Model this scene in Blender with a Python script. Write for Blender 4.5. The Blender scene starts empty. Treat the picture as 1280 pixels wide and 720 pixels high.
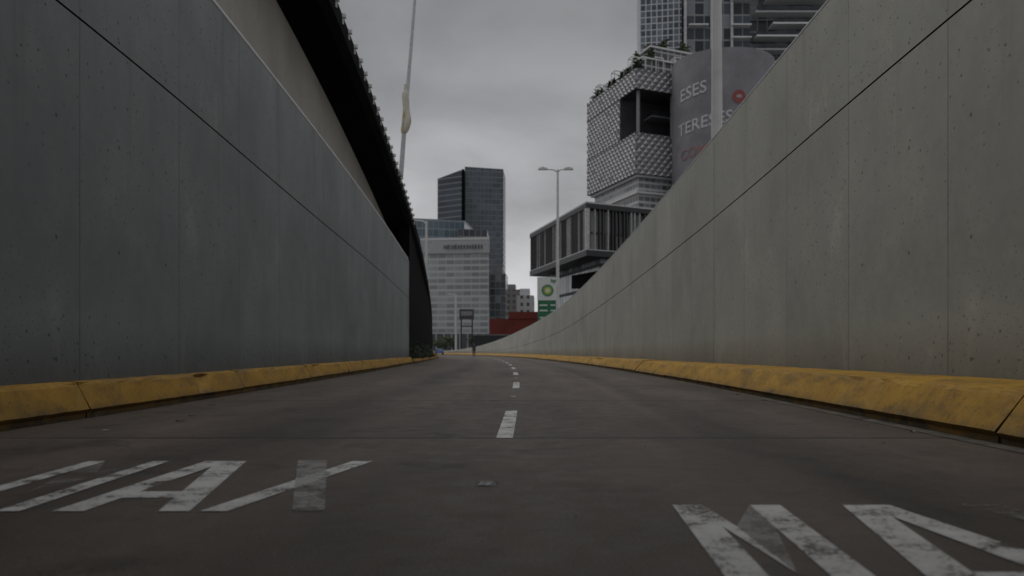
import bpy, bmesh, math, random
from mathutils import Vector, Matrix
random.seed(7)
scene = bpy.context.scene
COL = scene.collection
H = 0.64

# ------------------------------------------------------------------ helpers
class NB:
    def __init__(self, name):
        self.mat = bpy.data.materials.new(name)
        self.mat.use_nodes = True
        self.nt = self.mat.node_tree
        self.bsdf = self.nt.nodes['Principled BSDF']
    def n(self, t, **kw):
        nd = self.nt.nodes.new(t)
        for k, v in kw.items(): setattr(nd, k, v)
        return nd
    def set(self, sock, v):
        if hasattr(v, 'is_output'): self.nt.links.new(v, sock)
        else:
            if isinstance(v, (tuple, list)) and len(v) == 3 and sock.type == 'RGBA': v = (*v, 1)
            sock.default_value = v
    def m(self, op, a, b=0.0, c=0.0, clamp=False):
        nd = self.n('ShaderNodeMath', operation=op); nd.use_clamp = clamp
        self.set(nd.inputs[0], a); self.set(nd.inputs[1], b); self.set(nd.inputs[2], c)
        return nd.outputs[0]
    def mix(self, f, a, b, mode='MIX'):
        nd = self.n('ShaderNodeMix', data_type='RGBA', blend_type=mode)
        self.set(nd.inputs[0], f); self.set(nd.inputs[6], a); self.set(nd.inputs[7], b)
        return nd.outputs[2]
    def ramp(self, v, lo, hi, a=0.0, b=1.0):
        nd = self.n('ShaderNodeMapRange'); nd.clamp = True
        self.set(nd.inputs[0], v)
        for i, x in zip((1, 2, 3, 4), (lo, hi, a, b)): nd.inputs[i].default_value = x
        return nd.outputs[0]
    def uv(self):
        return self.n('ShaderNodeTexCoord').outputs['UV']
    def obj(self):
        return self.n('ShaderNodeTexCoord').outputs['Object']
    def sep(self, v):
        s = self.n('ShaderNodeSeparateXYZ'); self.set(s.inputs[0], v); return s.outputs
    def comb(self, x, y, z=0.0):
        s = self.n('ShaderNodeCombineXYZ')
        for i, k in enumerate((x, y, z)): self.set(s.inputs[i], k)
        return s.outputs[0]
    def scale(self, v, sx, sy, sz=1.0):
        mp = self.n('ShaderNodeMapping'); self.set(mp.inputs[0], v)
        mp.inputs['Scale'].default_value = (sx, sy, sz); return mp.outputs[0]
    def noise(self, v, s, d=4.0, r=0.55, dist=0.0):
        nd = self.n('ShaderNodeTexNoise'); self.set(nd.inputs['Vector'], v)
        nd.inputs['Scale'].default_value = s; nd.inputs['Detail'].default_value = d
        nd.inputs['Roughness'].default_value = r; nd.inputs['Distortion'].default_value = dist
        return nd.outputs[0]
    def vor(self, v, s, feature='F1'):
        nd = self.n('ShaderNodeTexVoronoi', feature=feature, voronoi_dimensions='2D'); self.set(nd.inputs['Vector'], v)
        nd.inputs['Scale'].default_value = s
        return nd.outputs[0]
    def white(self, v):
        nd = self.n('ShaderNodeTexWhiteNoise'); self.set(nd.inputs['Vector'], v); return nd.outputs[0]
    def fin(self, col, rough=0.8, bump=None, bs=0.3, bd=0.01, metal=0.0, spec=0.5):
        b = self.bsdf
        self.set(b.inputs['Base Color'], col); self.set(b.inputs['Roughness'], rough)
        self.set(b.inputs['Metallic'], metal); b.inputs['Specular IOR Level'].default_value = spec
        if bump is not None:
            bp = self.n('ShaderNodeBump'); bp.inputs['Strength'].default_value = bs
            bp.inputs['Distance'].default_value = bd
            self.set(bp.inputs['Height'], bump); self.nt.links.new(bp.outputs[0], b.inputs['Normal'])
        return self.mat

def g(v): return (v, v, v, 1)

def plain(name, col, rough=0.7, metal=0.0, var=0.25, s=3.0, spec=0.5):
    b = NB(name); o = b.obj()
    n = b.noise(o, s, 3)
    f = b.ramp(n, 0.3, 0.7, 1 - var, 1 + var)
    c = b.n('ShaderNodeVectorMath', operation='SCALE'); c.inputs[0].default_value = col[:3]
    b.set(c.inputs['Scale'], f)
    return b.fin(c.outputs[0], rough, metal=metal, spec=spec)

def empty(name, loc, label, cat, group=None):
    e = bpy.data.objects.new(name, None); e.location = loc; e.empty_display_size = 0.3
    COL.objects.link(e); e['label'] = label; e['category'] = cat
    if group: e['group'] = group
    return e

def tag(o, label, cat, group=None):
    o['label'] = label; o['category'] = cat
    if group: o['group'] = group
    return o

def mobj(name, verts, faces, mats, parent=None, uvs=None, smooth=False, midx=None, recalc=False):
    """verts in WORLD coords"""
    me = bpy.data.meshes.new(name)
    off = Vector((0, 0, 0))
    if parent is not None:
        off = Vector(parent.location)
        if parent.parent: off = off + Vector(parent.parent.location)
    me.from_pydata([Vector(v) - off for v in verts], [], faces)
    if not isinstance(mats, (list, tuple)): mats = [mats]
    for m in mats: me.materials.append(m)
    if midx:
        for p, i in zip(me.polygons, midx): p.material_index = i
    if uvs:
        l = me.uv_layers.new(name='UVMap')
        for p, fu in zip(me.polygons, uvs):
            for li, u in zip(p.loop_indices, fu): l.data[li].uv = u
    if recalc:
        bm = bmesh.new(); bm.from_mesh(me); bmesh.ops.recalc_face_normals(bm, faces=bm.faces); bm.to_mesh(me); bm.free()
    if smooth:
        for p in me.polygons: p.use_smooth = True
    me.update()
    o = bpy.data.objects.new(name, me); COL.objects.link(o)
    if parent is not None: o.parent = parent
    return o

class MB:
    def __init__(self): self.v = []; self.f = []; self.uv = []; self.mi = []
    def face(self, pts, uv=None, mi=0):
        i = len(self.v); self.v += [tuple(p) for p in pts]; self.f.append(tuple(range(i, i + len(pts))))
        self.uv.append(uv or [(p[0], p[1]) for p in pts]); self.mi.append(mi)
    def box(self, cx, cy, cz, sx, sy, sz, rot=0.0, mi=0):
        c, s = math.cos(rot), math.sin(rot); P = []
        for dz in (-sz / 2, sz / 2):
            for dx, dy in ((-1, -1), (1, -1), (1, 1), (-1, 1)):
                x = dx * sx / 2; y = dy * sy / 2
                P.append((cx + x * c - y * s, cy + x * s + y * c, cz + dz))
        for q in ((3, 2, 1, 0), (4, 5, 6, 7), (0, 1, 5, 4), (1, 2, 6, 5), (2, 3, 7, 6), (3, 0, 4, 7)):
            self.face([P[k] for k in q], mi=mi)
    def prism(self, pts, z0, z1, mi=0, mitop=None):
        n = len(pts); a = sum(pts[i][0] * pts[(i + 1) % n][1] - pts[(i + 1) % n][0] * pts[i][1] for i in range(n))
        if a < 0: pts = pts[::-1]
        u = 0
        Z0 = z0 if callable(z0) else (lambda p: z0); Z1 = z1 if callable(z1) else (lambda p: z1)
        for i in range(n):
            p, q = pts[i], pts[(i + 1) % n]; L = math.dist(p, q)
            self.face([(p[0], p[1], Z0(p)), (q[0], q[1], Z0(q)), (q[0], q[1], Z1(q)), (p[0], p[1], Z1(p))],
                      [(u, Z0(p)), (u + L, Z0(q)), (u + L, Z1(q)), (u, Z1(p))], mi); u += L
        mt = mi if mitop is None else mitop
        self.face([(p[0], p[1], Z1(p)) for p in pts], mi=mt); self.face([(p[0], p[1], Z0(p)) for p in pts[::-1]], mi=mt)
    def tube(self, pts, radii, n=10, mi=0, cap=True):
        rings = []
        for k, p in enumerate(pts):
            p = Vector(p)
            d = (Vector(pts[min(k + 1, len(pts) - 1)]) - Vector(pts[max(k - 1, 0)])).normalized()
            a = d.orthogonal().normalized() if abs(d.z) < 0.95 else Vector((1, 0, 0))
            a = (a - d * a.dot(d)).normalized()
            b = d.cross(a)
            rings.append([p + (a * math.cos(t) + b * math.sin(t)) * radii[k] for t in [2 * math.pi * j / n for j in range(n)]])
        for k in range(len(rings) - 1):
            for j in range(n):
                self.face([rings[k][j], rings[k][(j + 1) % n], rings[k + 1][(j + 1) % n], rings[k + 1][j]], mi=mi)
        if cap:
            self.face(rings[0][::-1], mi=mi); self.face(rings[-1], mi=mi)
    def obj(self, name, mats, parent=None, smooth=False):
        return mobj(name, self.v, self.f, mats, parent, self.uv, smooth, self.mi)

def lerp_tab(tab, y):
    if y <= tab[0][0]: return tab[0][1]
    for (a, va), (b, vb) in zip(tab, tab[1:]):
        if y <= b:
            t = (y - a) / (b - a); return va + (vb - va) * t
    return tab[-1][1]
def stab(tab, y, w=4):
    return sum(lerp_tab(tab, y + k * w / 3) for k in range(-3, 4)) / 7

# ------------------------------------------------------------------ plan of the road
def cx(y): return -0.2 + 0.028 * y - 0.00063 * y * y if y > 0 else -0.2 + 0.028 * y
def left_kerb(y): return stab([(-30, 3.9), (6, 3.98), (42, 5.2), (60, 5.45), (400, 5.6)], y)
def left_wall(y): return stab([(-30, 4.2), (6, 4.2), (42, 5.42), (60, 5.7), (400, 5.9)], y)
def right_kerb(y): return stab([(-30, 3.4), (6, 3.4), (20, 3.6), (400, 3.8)], y)
def right_wall(y): return 4.35
def top_r(y): return stab([(-30, 5.6), (10, 5.55), (17, 5.4), (28, 5.05), (60, 3.95), (97, 3.2), (152, 1.75), (190, 1.05), (260, 0.9), (400, 0.9)], y)
def seam_r(y): return stab([(-30, 4.05), (8, 4.0), (12, 3.8), (17, 3.6), (28, 3.25), (60, 2.14), (88, 1.5), (110, 1.1), (150, 0.7), (400, 0.6)], y)
def top_l(y): return 5.78 - 0.003 * max(y, 0)
def seam_l(y): return stab([(-30, 4.05), (8, 3.98), (17, 3.75), (44, 3.58)], y)
def deck_off(y): return stab([(-30, 5.3), (50, 5.35), (90, 6.2), (400, 6.4)], y)
def deck_z(y): return stab([(-30, 13.2), (10, 12.4), (24, 11.2), (38, 9.3), (44, 8.4), (56, 6.7), (75, 4.6), (95, 2.6), (120, 1.4), (200, 1.0), (400, 0.9)], y, 6)

def ys(a, b, near=0.5, far=3.0):
    out = [a]
    while out[-1] < b: out.append(min(b, out[-1] + (near if out[-1] < 50 else far)))
    return out

# ------------------------------------------------------------------ materials
def concrete(name, base, joint=2.44, stain=1.0, detail=True):
    b = NB(name); uv = b.uv(); u, v, _ = b.sep(uv)
    n1 = b.noise(uv, 0.4, 5, 0.6, 0.5)
    n2 = b.noise(b.scale(uv, 1.0, 0.5), 1.1, 5, 0.62)
    n3 = b.noise(uv, 7.0, 4, 0.7)
    f = b.m('ADD', b.ramp(n1, 0.28, 0.72, 0.84, 1.16), b.ramp(n2, 0.3, 0.7, -0.07 * stain, 0.07 * stain))
    f = b.m('ADD', f, b.ramp(n3, 0.25, 0.75, -0.08, 0.08))
    pu = b.m('ADD', b.m('DIVIDE', u, joint), 0.08)
    cell = b.m('FLOOR', pu); w = b.white(b.comb(cell, 3.0))
    f = b.m('MULTIPLY', f, b.ramp(w, 0, 1, 0.94, 1.05))
    fr = b.m('FRACT', pu)
    jd = b.m('MULTIPLY', b.m('MINIMUM', fr, b.m('SUBTRACT', 1.0, fr)), joint)
    jl = b.m('MULTIPLY', b.ramp(jd, 0.004, 0.014, 1.0, 0.0), b.ramp(n2, 0.38, 0.56, 0.35, 1.0))
    f = b.m('MULTIPLY', f, b.m('SUBTRACT', 1.0, b.m('MULTIPLY', jl, 0.5)))
    drip = b.m('MULTIPLY', b.ramp(b.noise(b.scale(uv, 3.0, 0.12), 1.0, 4, 0.7), 0.55, 0.75, 0.0, 1.0), b.ramp(v, 1.5, 5.6, 0.0, 0.28 * stain))
    f = b.m('MULTIPLY', f, b.m('SUBTRACT', 1.0, drip))
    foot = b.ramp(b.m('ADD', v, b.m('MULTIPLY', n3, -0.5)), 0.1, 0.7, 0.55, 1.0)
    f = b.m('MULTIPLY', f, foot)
    if detail:
        gu = b.m('SUBTRACT', b.m('FRACT', b.m('DIVIDE', u, 1.22)), 0.5); gv = b.m('SUBTRACT', b.m('FRACT', b.m('DIVIDE', v, 1.15)), 0.5)
        gd = b.m('SQRT', b.m('ADD', b.m('POWER', b.m('MULTIPLY', gu, 1.22), 2.0), b.m('POWER', b.m('MULTIPLY', gv, 1.15), 2.0)))
        tie = b.ramp(gd, 0.016, 0.026, 0.85, 0.0)
        msk = b.ramp(n1, 0.42, 0.55, 0.15, 1.0)
        h1 = b.m('MULTIPLY', b.ramp(b.vor(uv, 3.1), 0.03, 0.055, 1.0, 0.0), msk)
        h2 = b.m('MULTIPLY', b.ramp(b.vor(uv, 8.5), 0.05, 0.09, 0.8, 0.0), b.ramp(n2, 0.48, 0.56, 0.0, 1.0))
        hol = b.m('MAXIMUM', b.m('MAXIMUM', h1, h2), tie)
        wv = b.noise(b.scale(uv, 0.45, 1.0), 1.0, 6, 0.5, 0.2)
        cr = b.m('MULTIPLY', b.ramp(b.m('ABSOLUTE', b.m('SUBTRACT', wv, 0.5)), 0.0, 0.002, 1.0, 0.0), b.ramp(n1, 0.52, 0.6, 0.0, 0.45))
        lime = b.m('MULTIPLY', b.ramp(n2, 0.6, 0.66, 0.0, 0.12), b.ramp(n3, 0.4, 0.6, 0.3, 1.0))
        f = b.m('ADD', f, lime)
        f = b.m('MULTIPLY', f, b.m('SUBTRACT', 1.0, b.m('MULTIPLY', hol, 0.62)))
        f = b.m('MULTIPLY', f, b.m('SUBTRACT', 1.0, cr))
    c = b.n('ShaderNodeVectorMath', operation='SCALE'); c.inputs[0].default_value = base
    b.set(c.inputs['Scale'], f)
    col = b.mix(b.ramp(n2, 0.35, 0.7, 0.0, 0.3), c.outputs[0], b.mix(1.0, c.outputs[0], (1.0, 0.96, 0.88), 'MULTIPLY'))
    return b.fin(col, b.ramp(n3, 0.3, 0.7, 0.7, 0.9), n3, 0.3, 0.005, spec=0.3)

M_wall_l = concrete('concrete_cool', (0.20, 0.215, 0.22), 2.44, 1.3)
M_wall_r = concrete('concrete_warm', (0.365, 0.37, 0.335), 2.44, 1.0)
M_beige = concrete('concrete_beige', (0.32, 0.31, 0.28), 3.2, 0.6, detail=False)
M_dark = plain('shade_dark_concrete', (0.006, 0.006, 0.0065), 0.95, var=0.4, s=0.6, spec=0.08)  # near-black tone paints shade onto the overpass underside and side wall
M_groove = plain('groove', (0.02, 0.02, 0.02), 1.0)
M_steel = plain('galvanised_steel', (0.45, 0.46, 0.47), 0.5, 0.3, 0.15, 6)
M_polewhite = plain('pole_paint', (0.5, 0.5, 0.49), 0.5, 0.0, 0.12, 2)
M_black = plain('black_frame', (0.018, 0.019, 0.021), 0.5)
M_darkglass = plain('dark_glass', (0.03, 0.035, 0.04), 0.12, 0.0, 0.4, 0.4)
M_white = plain('white_paint_metal', (0.55, 0.55, 0.55), 0.5, 0, 0.08)
M_grey = plain('grey_cladding', (0.2, 0.2, 0.21), 0.6, 0, 0.15, 0.5)

def asphalt(name, base, road=True):
    b = NB(name); uv = b.uv(); u, v, _ = b.sep(uv)
    n1 = b.noise(b.scale(uv, 1.0, 0.3), 0.8, 5, 0.65, 0.4)
    n2 = b.noise(uv, 5.0, 5, 0.7); n3 = b.noise(uv, 95.0, 2, 0.7)
    f = b.ramp(n1, 0.3, 0.7, 0.5, 1.45)
    f = b.m('ADD', f, b.ramp(n2, 0.3, 0.7, -0.24, 0.24)); f = b.m('ADD', f, b.ramp(n3, 0.3, 0.72, -0.34, 0.5))
    if road:
        sp = b.vor(uv, 38.0)
        f = b.m('ADD', f, b.ramp(sp, 0.06, 0.2, 0.4, 0.0))
        for c0, w0, amt in ((-2.75, 0.5, 0.28), (-1.05, 0.45, 0.25), (1.0, 0.45, 0.25), (2.6, 0.5, 0.28), (-1.9, 0.45, -0.36), (1.8, 0.4, -0.36)):
            d = b.m('ABSOLUTE', b.m('SUBTRACT', b.m('ADD', u, b.m('MULTIPLY', n1, 0.3)), c0 + .15))
            f = b.m('ADD', f, b.ramp(d, 0.0, w0, amt, 0.0))
        st = b.m('ABSOLUTE', b.m('SUBTRACT', u, b.m('ADD', 1.35, b.m('MULTIPLY', v, 0.012))))
        f = b.m('ADD', f, b.m('MULTIPLY', b.ramp(st, 0.02, 0.14, 0.6, 0.0), b.m('MULTIPLY', b.ramp(n2, 0.35, 0.6, 0.1, 1.0), b.ramp(v, 4, 9, 0.0, 1.0))))
        pv = b.m('DIVIDE', b.m('ADD', v, -5.95), 4.6); fr = b.m('FRACT', pv)
        jd = b.m('MULTIPLY', b.m('MINIMUM', fr, b.m('SUBTRACT', 1.0, fr)), 4.6)
        jd = b.m('ADD', jd, b.m('MULTIPLY', b.m('SUBTRACT', n2, 0.5), 0.08))
        jl = b.ramp(jd, 0.02, 0.06, 0.75, 0.0)
        cr = b.m('MULTIPLY', b.ramp(b.m('ABSOLUTE', b.m('SUBTRACT', b.noise(uv, 0.9, 6, 0.55, 0.3), 0.5)), 0.0, 0.004, 1.0, 0.0), b.ramp(n1, 0.48, 0.58, 0.0, 0.6))
        f = b.m('MULTIPLY', f, b.m('SUBTRACT', 1.0, b.m('MAXIMUM', jl, cr)))
        w = b.white(b.comb(b.m('FLOOR', pv), 1.0))
        f = b.m('MULTIPLY', f, b.ramp(w, 0, 1, 0.8, 1.15))
        ed = b.m('MULTIPLY', b.ramp(b.m('ABSOLUTE', u), 2.6, 3.8, 0.0, 0.45), b.ramp(n1, 0.3, 0.7, 0.2, 1.2))
    c = b.n('ShaderNodeVectorMath', operation='SCALE'); c.inputs[0].default_value = base
    b.set(c.inputs['Scale'], b.m('MAXIMUM', f, 0.15)); col = c.outputs[0]
    rough = b.ramp(n2, 0.3, 0.7, 0.5, 0.78)
    if road:
        col = b.mix(ed, col, (0.10, 0.084, 0.063))
        oil = b.ramp(b.noise(uv, 1.5, 3, 0.6), 0.56, 0.7, 0.0, 0.6)
        col = b.mix(oil, col, (0.022, 0.018, 0.015))
    return b.fin(col, rough, n3, 0.5, 0.006, spec=0.32)
M_road = asphalt('worn_asphalt', (0.067, 0.0525, 0.0425))
M_ground = asphalt('ground_asphalt', (0.09, 0.088, 0.085), False)

def yellow(name, k):
    b = NB(name); uv = b.uv(); u, v, _ = b.sep(uv)
    n = b.noise(uv, 1.7, 5, 0.65); n2 = b.noise(uv, 12, 5, 0.75); n3 = b.noise(b.scale(uv, 1.0, 3.0), 1.0, 5, .6)
    col = b.mix(b.ramp(n, 0.3, 0.7), (0.30 * k, 0.155 * k, 0.007), (0.50 * k, 0.275 * k, 0.013))
    col = b.mix(b.ramp(n2, 0.54, 0.66, 0.0, 0.75), col, (0.13, 0.10, 0.055))
    dirt_shade = b.m('ADD', v, b.m('MULTIPLY', b.m('SUBTRACT', n, 0.5), -0.55))
    col = b.mix(b.ramp(dirt_shade, 0.05, 0.24, 0.92, 0.0), col, (0.028, 0.023, 0.016))  # kerb foot darkened: painted shadow band together with dirt
    col = b.mix(b.ramp(n3, 0.5, 0.66, 0.0, 0.6), col, (0.10, 0.066, 0.022))
    chip = b.m('MULTIPLY', b.ramp(b.noise(uv, 4.5, 4, 0.7), 0.62, 0.65, 0.0, 0.85), b.ramp(n, 0.45, 0.55, 0.0, 1.0))
    col = b.mix(chip, col, (0.12, 0.115, 0.10))
    return b.fin(col, b.ramp(n2, 0.3, 0.7, 0.55, 0.9), n2, 0.6, 0.012)
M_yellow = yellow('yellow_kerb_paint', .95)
M_yellow2 = yellow('grimy_shaded_kerb_paint', .78)

def paint(name, wear, col=(0.62, 0.62, 0.60), amt=1.0):
    b = NB(name); o = b.n('ShaderNodeNewGeometry').outputs['Position']
    n = b.noise(o, 4.5, 5, 0.7); n2 = b.noise(o, 55, 4, 0.75)
    f = b.m('ADD', b.m('MULTIPLY', n, 0.55), b.m('MULTIPLY', n2, 0.45))
    f = b.m('MULTIPLY', b.ramp(f, wear - 0.03, wear + 0.06, 0.0, 1.0), amt)
    c = b.mix(b.ramp(n, 0.35, 0.7, 0.5, 0.0), col, (0.22, 0.21, 0.19))
    b.fin(c, 0.65, n2, 0.3, 0.003)
    tr = b.n('ShaderNodeBsdfTransparent'); mx = b.n('ShaderNodeMixShader'); out = b.nt.nodes['Material Output']
    b.set(mx.inputs[0], f); b.nt.links.new(tr.outputs[0], mx.inputs[1]); b.nt.links.new(b.bsdf.outputs[0], mx.inputs[2])
    b.nt.links.new(mx.outputs[0], out.inputs[0])
    return b.mat
M_paint = paint('road_paint', 0.43, (0.62, 0.62, 0.60), .95)
M_paintworn = paint('worn_road_paint', 0.45, (0.42, 0.42, 0.40), 0.55)
M_paintghost = paint('ghost_road_paint', 0.5, (0.30, 0.29, 0.27), 0.5)

def curtain(name, glass, frame, w, h, fw, fh, var=0.4, rough=0.2, metal=0.0, alt=None, altp=0.8):
    b = NB(name); uv = b.uv(); u, v, _ = b.sep(uv)
    pu = b.m('DIVIDE', u, w); pv = b.m('DIVIDE', v, h)
    fu = b.m('FRACT', pu); fv = b.m('FRACT', pv)
    lu = b.m('LESS_THAN', fu, fw / w); lv = b.m('LESS_THAN', fv, fh / h)
    fr = b.m('MAXIMUM', lu, lv)
    wn = b.white(b.comb(b.m('FLOOR', pu), b.m('FLOOR', pv)))
    sc = b.n('ShaderNodeVectorMath', operation='SCALE'); sc.inputs[0].default_value = glass
    big = b.ramp(b.noise(uv, 0.05, 3), 0.3, 0.7, 0.75, 1.25)
    b.set(sc.inputs['Scale'], b.m('MULTIPLY', b.ramp(wn, 0, 1, 1 - var, 1 + var), big))
    gl = sc.outputs[0]
    if alt: gl = b.mix(b.m('GREATER_THAN', wn, altp), gl, alt)
    col = b.mix(fr, gl, frame)
    return b.fin(col, b.mix(fr, g(rough), g(0.7)), metal=metal)

# ------------------------------------------------------------------ strips along the road
def strip(name, sec, Y, mat, parent=None, caps=True, mis=None, smooth=False, mats=None):
    mb_v = []; mb_f = []; uv = []; mi = []
    rows = [sec(y) for y in Y]; n = len(rows[0])
    us = [0]
    for i in range(1, len(Y)):
        us.append(us[-1] + math.dist((rows[i][0][0], Y[i]), (rows[i - 1][0][0], Y[i - 1])))
    for y, r in zip(Y, rows):
        for p in r: mb_v.append((p[0], y, p[1]))
    for i in range(len(Y) - 1):
        for j in range(n - 1):
            a = i * n + j
            mb_f.append((a, a + n, a + n + 1, a + 1))
            uv.append([(us[i], rows[i][j][2]), (us[i + 1], rows[i + 1][j][2]), (us[i + 1], rows[i + 1][j + 1][2]), (us[i], rows[i][j + 1][2])])
            mi.append(mis[j] if mis else 0)
    if caps:
        for i, rev in ((0, False), (len(Y) - 1, True)):
            idx = [i * n + j for j in range(n)]
            if rev: idx = idx[::-1]
            mb_f.append(tuple(idx)); uv.append([(mb_v[k][0], mb_v[k][2]) for k in idx]); mi.append(0)
    return mobj(name, mb_v, mb_f, mats or mat, parent, uv, smooth, mi, recalc=caps)

def make_road():
    Y = ys(-30, 420, 1.0, 4.0); v = []; f = []; uv = []
    for y in Y:
        c = cx(y)
        for o in (-left_kerb(y) - 0.15, -2, 0, 2, right_kerb(y) + 0.15): v.append((c + o, y, 0.0))
    for i in range(len(Y) - 1):
        for j in range(4):
            a = i * 5 + j; q = (a, a + 1, a + 6, a + 5); f.append(q)
            uv.append([(v[k][0] - cx(v[k][1]), v[k][1]) for k in q])
    return mobj('road', v, f, M_road, None, uv)
road = make_road(); road['kind'] = 'structure'

mb = MB(); S = 4000
mb.face([(-S, -200, -0.03), (S, -200, -0.03), (S, S * 1.5, -0.03), (-S, S * 1.5, -0.03)])
gr = mb.obj('ground', M_ground); gr['kind'] = 'structure'

def terrace(name, side):
    Y = ys(-30, 260, 3, 4); offs = [0, 6, 20, 45, 90, 110]; v = []; f = []
    for y in Y:
        for k, o in enumerate(offs):
            if side > 0: x = cx(y) + right_wall(y) + 0.3 + o; z = max(top_r(y) - 0.95, -0.02)
            else: x = cx(y) - deck_off(y) - 0.9 - o; z = max(-0.02, min(4.8, deck_z(y) - 1.2))
            if k == len(offs) - 1: z = -0.06
            v.append((x, y, z))
    n = len(offs)
    for i in range(len(Y) - 1):
        for j in range(n - 1):
            a = i * n + j; f.append((a, a + n, a + n + 1, a + 1) if side < 0 else (a, a + 1, a + n + 1, a + n))
    o = mobj(name, v, f, M_ground, None, [[(v[k][0], v[k][1]) for k in q] for q in f]); o['kind'] = 'structure'
terrace('street_level_ground', 1); terrace('street_level_ground', -1)

# retaining walls
def wall_sec(side, wo, top, seam, th=0.35):
    def s(y):
        c = cx(y) + side * wo(y); t = top(y); m = seam(y)
        d = side
        return [(c, -0.1, -0.1), (c, m - 0.012, m - 0.012), (c + d * 0.04, m - 0.012, m), (c + d * 0.04, m + 0.012, m), (c, m + 0.012, m + 0.012),
                (c, t - 0.03, t), (c + d * 0.03, t, t), (c + d * th, t, t), (c + d * th, -0.1, 0)]
    return s
mi = [0, 1, 1, 1, 0, 0, 0, 0]
rw = empty('retaining_wall', (cx(0) + 4.35, 0, 0), 'long curved grey concrete retaining wall beside the yellow kerb', 'wall')
# the right wall is cast in two lengths with an open movement joint near the lamp post
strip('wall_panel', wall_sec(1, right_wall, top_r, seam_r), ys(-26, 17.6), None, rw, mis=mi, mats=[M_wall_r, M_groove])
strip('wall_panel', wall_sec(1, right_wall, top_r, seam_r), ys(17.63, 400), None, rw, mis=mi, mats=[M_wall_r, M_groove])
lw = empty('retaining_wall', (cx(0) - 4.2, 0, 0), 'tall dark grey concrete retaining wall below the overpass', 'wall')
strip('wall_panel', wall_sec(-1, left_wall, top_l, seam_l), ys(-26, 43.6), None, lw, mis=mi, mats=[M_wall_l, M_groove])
def coping(name, side, wo, top, y0, y1, par, mat, dz=0.0, r=0.028):
    Y = ys(y0, y1, 1.0, 4.0)
    mb = MB(); mb.tube([(cx(y) + side * (wo(y) + 0.06), y, top(y) + dz) for y in Y], [r] * len(Y), 8, cap=True)
    return mb.obj(name, mat, par, True)
M_rail = plain('pale_rail', (0.6, 0.61, 0.6), 0.5, 0, .1)
coping('rail', -1, left_wall, top_l, -26, 43.5, lw, M_rail, 0.07, .034)
brk = None
for i in range(18):
    y = 9 + i * 2
    c = Vector((cx(y) - left_wall(y) - 0.06, y, top_l(y)))
    if brk is None:
        mb = MB(); mb.tube([tuple(c + Vector((0, 0, -0.01))), tuple(c + Vector((0, 0, .07)))], [0.015] * 2, 6)
        brk = mb.obj('rail_bracket', M_steel, lw); b0 = c
    else:
        q = brk.copy(); COL.objects.link(q); q.parent = lw; q.location = c - b0
coping('rail', 1, right_wall, top_r, -26, 200, rw, M_steel, 0.05)

# kerbs
def kerb(side, ko, wo, prof_fn, y0, y1, label, mat):
    par = empty('kerb', (cx(0) + side * ko(0), 0, 0), label, 'kerb')
    V = []; F = []; UV = []
    rnd = random.Random(3 + side)
    cuts = []
    k = -6
    while True:
        c = 5.55 + 4.65 * k if side > 0 else 3.1 + 4.65 * k
        if c > y1: break
        if c > y0: cuts.append(c)
        k += 1
    cuts = [y0] + cuts + [y1]
    for a, b_ in zip(cuts, cuts[1:]):
        a += 0.009; b_ -= 0.009
        Y = [a]; st = 0.2 if a < 30 else 2.0
        while Y[-1] < b_: Y.append(min(b_, Y[-1] + st))
        base = len(V); n = None; jx = rnd.uniform(-0.014, 0.014); jz = rnd.uniform(-0.012, 0.008)
        chips = [(rnd.uniform(a, b_), rnd.uniform(.08, .25), rnd.uniform(.01, .028)) for _ in range(max(2, int((b_ - a) * .7)))]
        chips += [(a, .15, .02), (b_, .15, .015)]
        for y in Y:
            pr = prof_fn(wo(y) - ko(y)); n = len(pr)
            chip = sum(d_ for (cy_, w_, d_) in chips if abs(y - cy_) < w_)
            for q, (o, z) in enumerate(pr):
                e = 0.0025 if 0 < q < n - 1 else 0.0
                ch = (chip + abs(rnd.gauss(0, .004))) if q in (3, 4) else 0
                V.append((cx(y) + side * (ko(y) + o + ch + (jx if q < n - 1 else 0) + rnd.uniform(-e, e)), y, z + (jz if z > 0 else 0) + rnd.uniform(-e, e) - ch * .7))
        for i in range(len(Y) - 1):
            vv = [0]
            pr = prof_fn(wo(Y[i]) - ko(Y[i]))
            for q in range(1, n): vv.append(vv[-1] + math.dist(pr[q], pr[q - 1]))
            for j in range(n - 1):
                A = base + i * n + j; F.append((A, A + n, A + n + 1, A + 1))
                UV.append([(Y[i], vv[j]), (Y[i + 1], vv[j]), (Y[i + 1], vv[j + 1]), (Y[i], vv[j + 1])])
        for i, rev in ((0, 0), (len(Y) - 1, 1)):
            idx = [base + i * n + j for j in range(n)]
            F.append(tuple(idx[::-1] if rev else idx)); UV.append([(V[t][0], V[t][2]) for t in F[-1]])
    mobj('kerb_block', V, F, mat, par, UV, False, None, recalc=True)
def prof_r(w): return [(0.03, -0.05), (0.03, 0.05), (0.0, 0.085), (0.165, 0.335), (0.19, 0.362), (0.235, 0.372), (w - 0.004, 0.40), (w - 0.004, -0.05)]
def prof_l(w): return [(0.04, -0.05), (0.04, 0.06), (0.0, 0.10), (0.085, 0.325), (0.10, 0.347), (0.125, 0.356), (w - 0.004, 0.368), (w - 0.004, -0.05)]
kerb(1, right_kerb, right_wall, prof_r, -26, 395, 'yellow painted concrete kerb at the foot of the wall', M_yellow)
kerb(-1, left_kerb, left_wall, prof_l, -26, 395, 'narrow grimy yellow kerb with shade painted at its foot, below the tall grey wall', M_yellow2)

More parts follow.
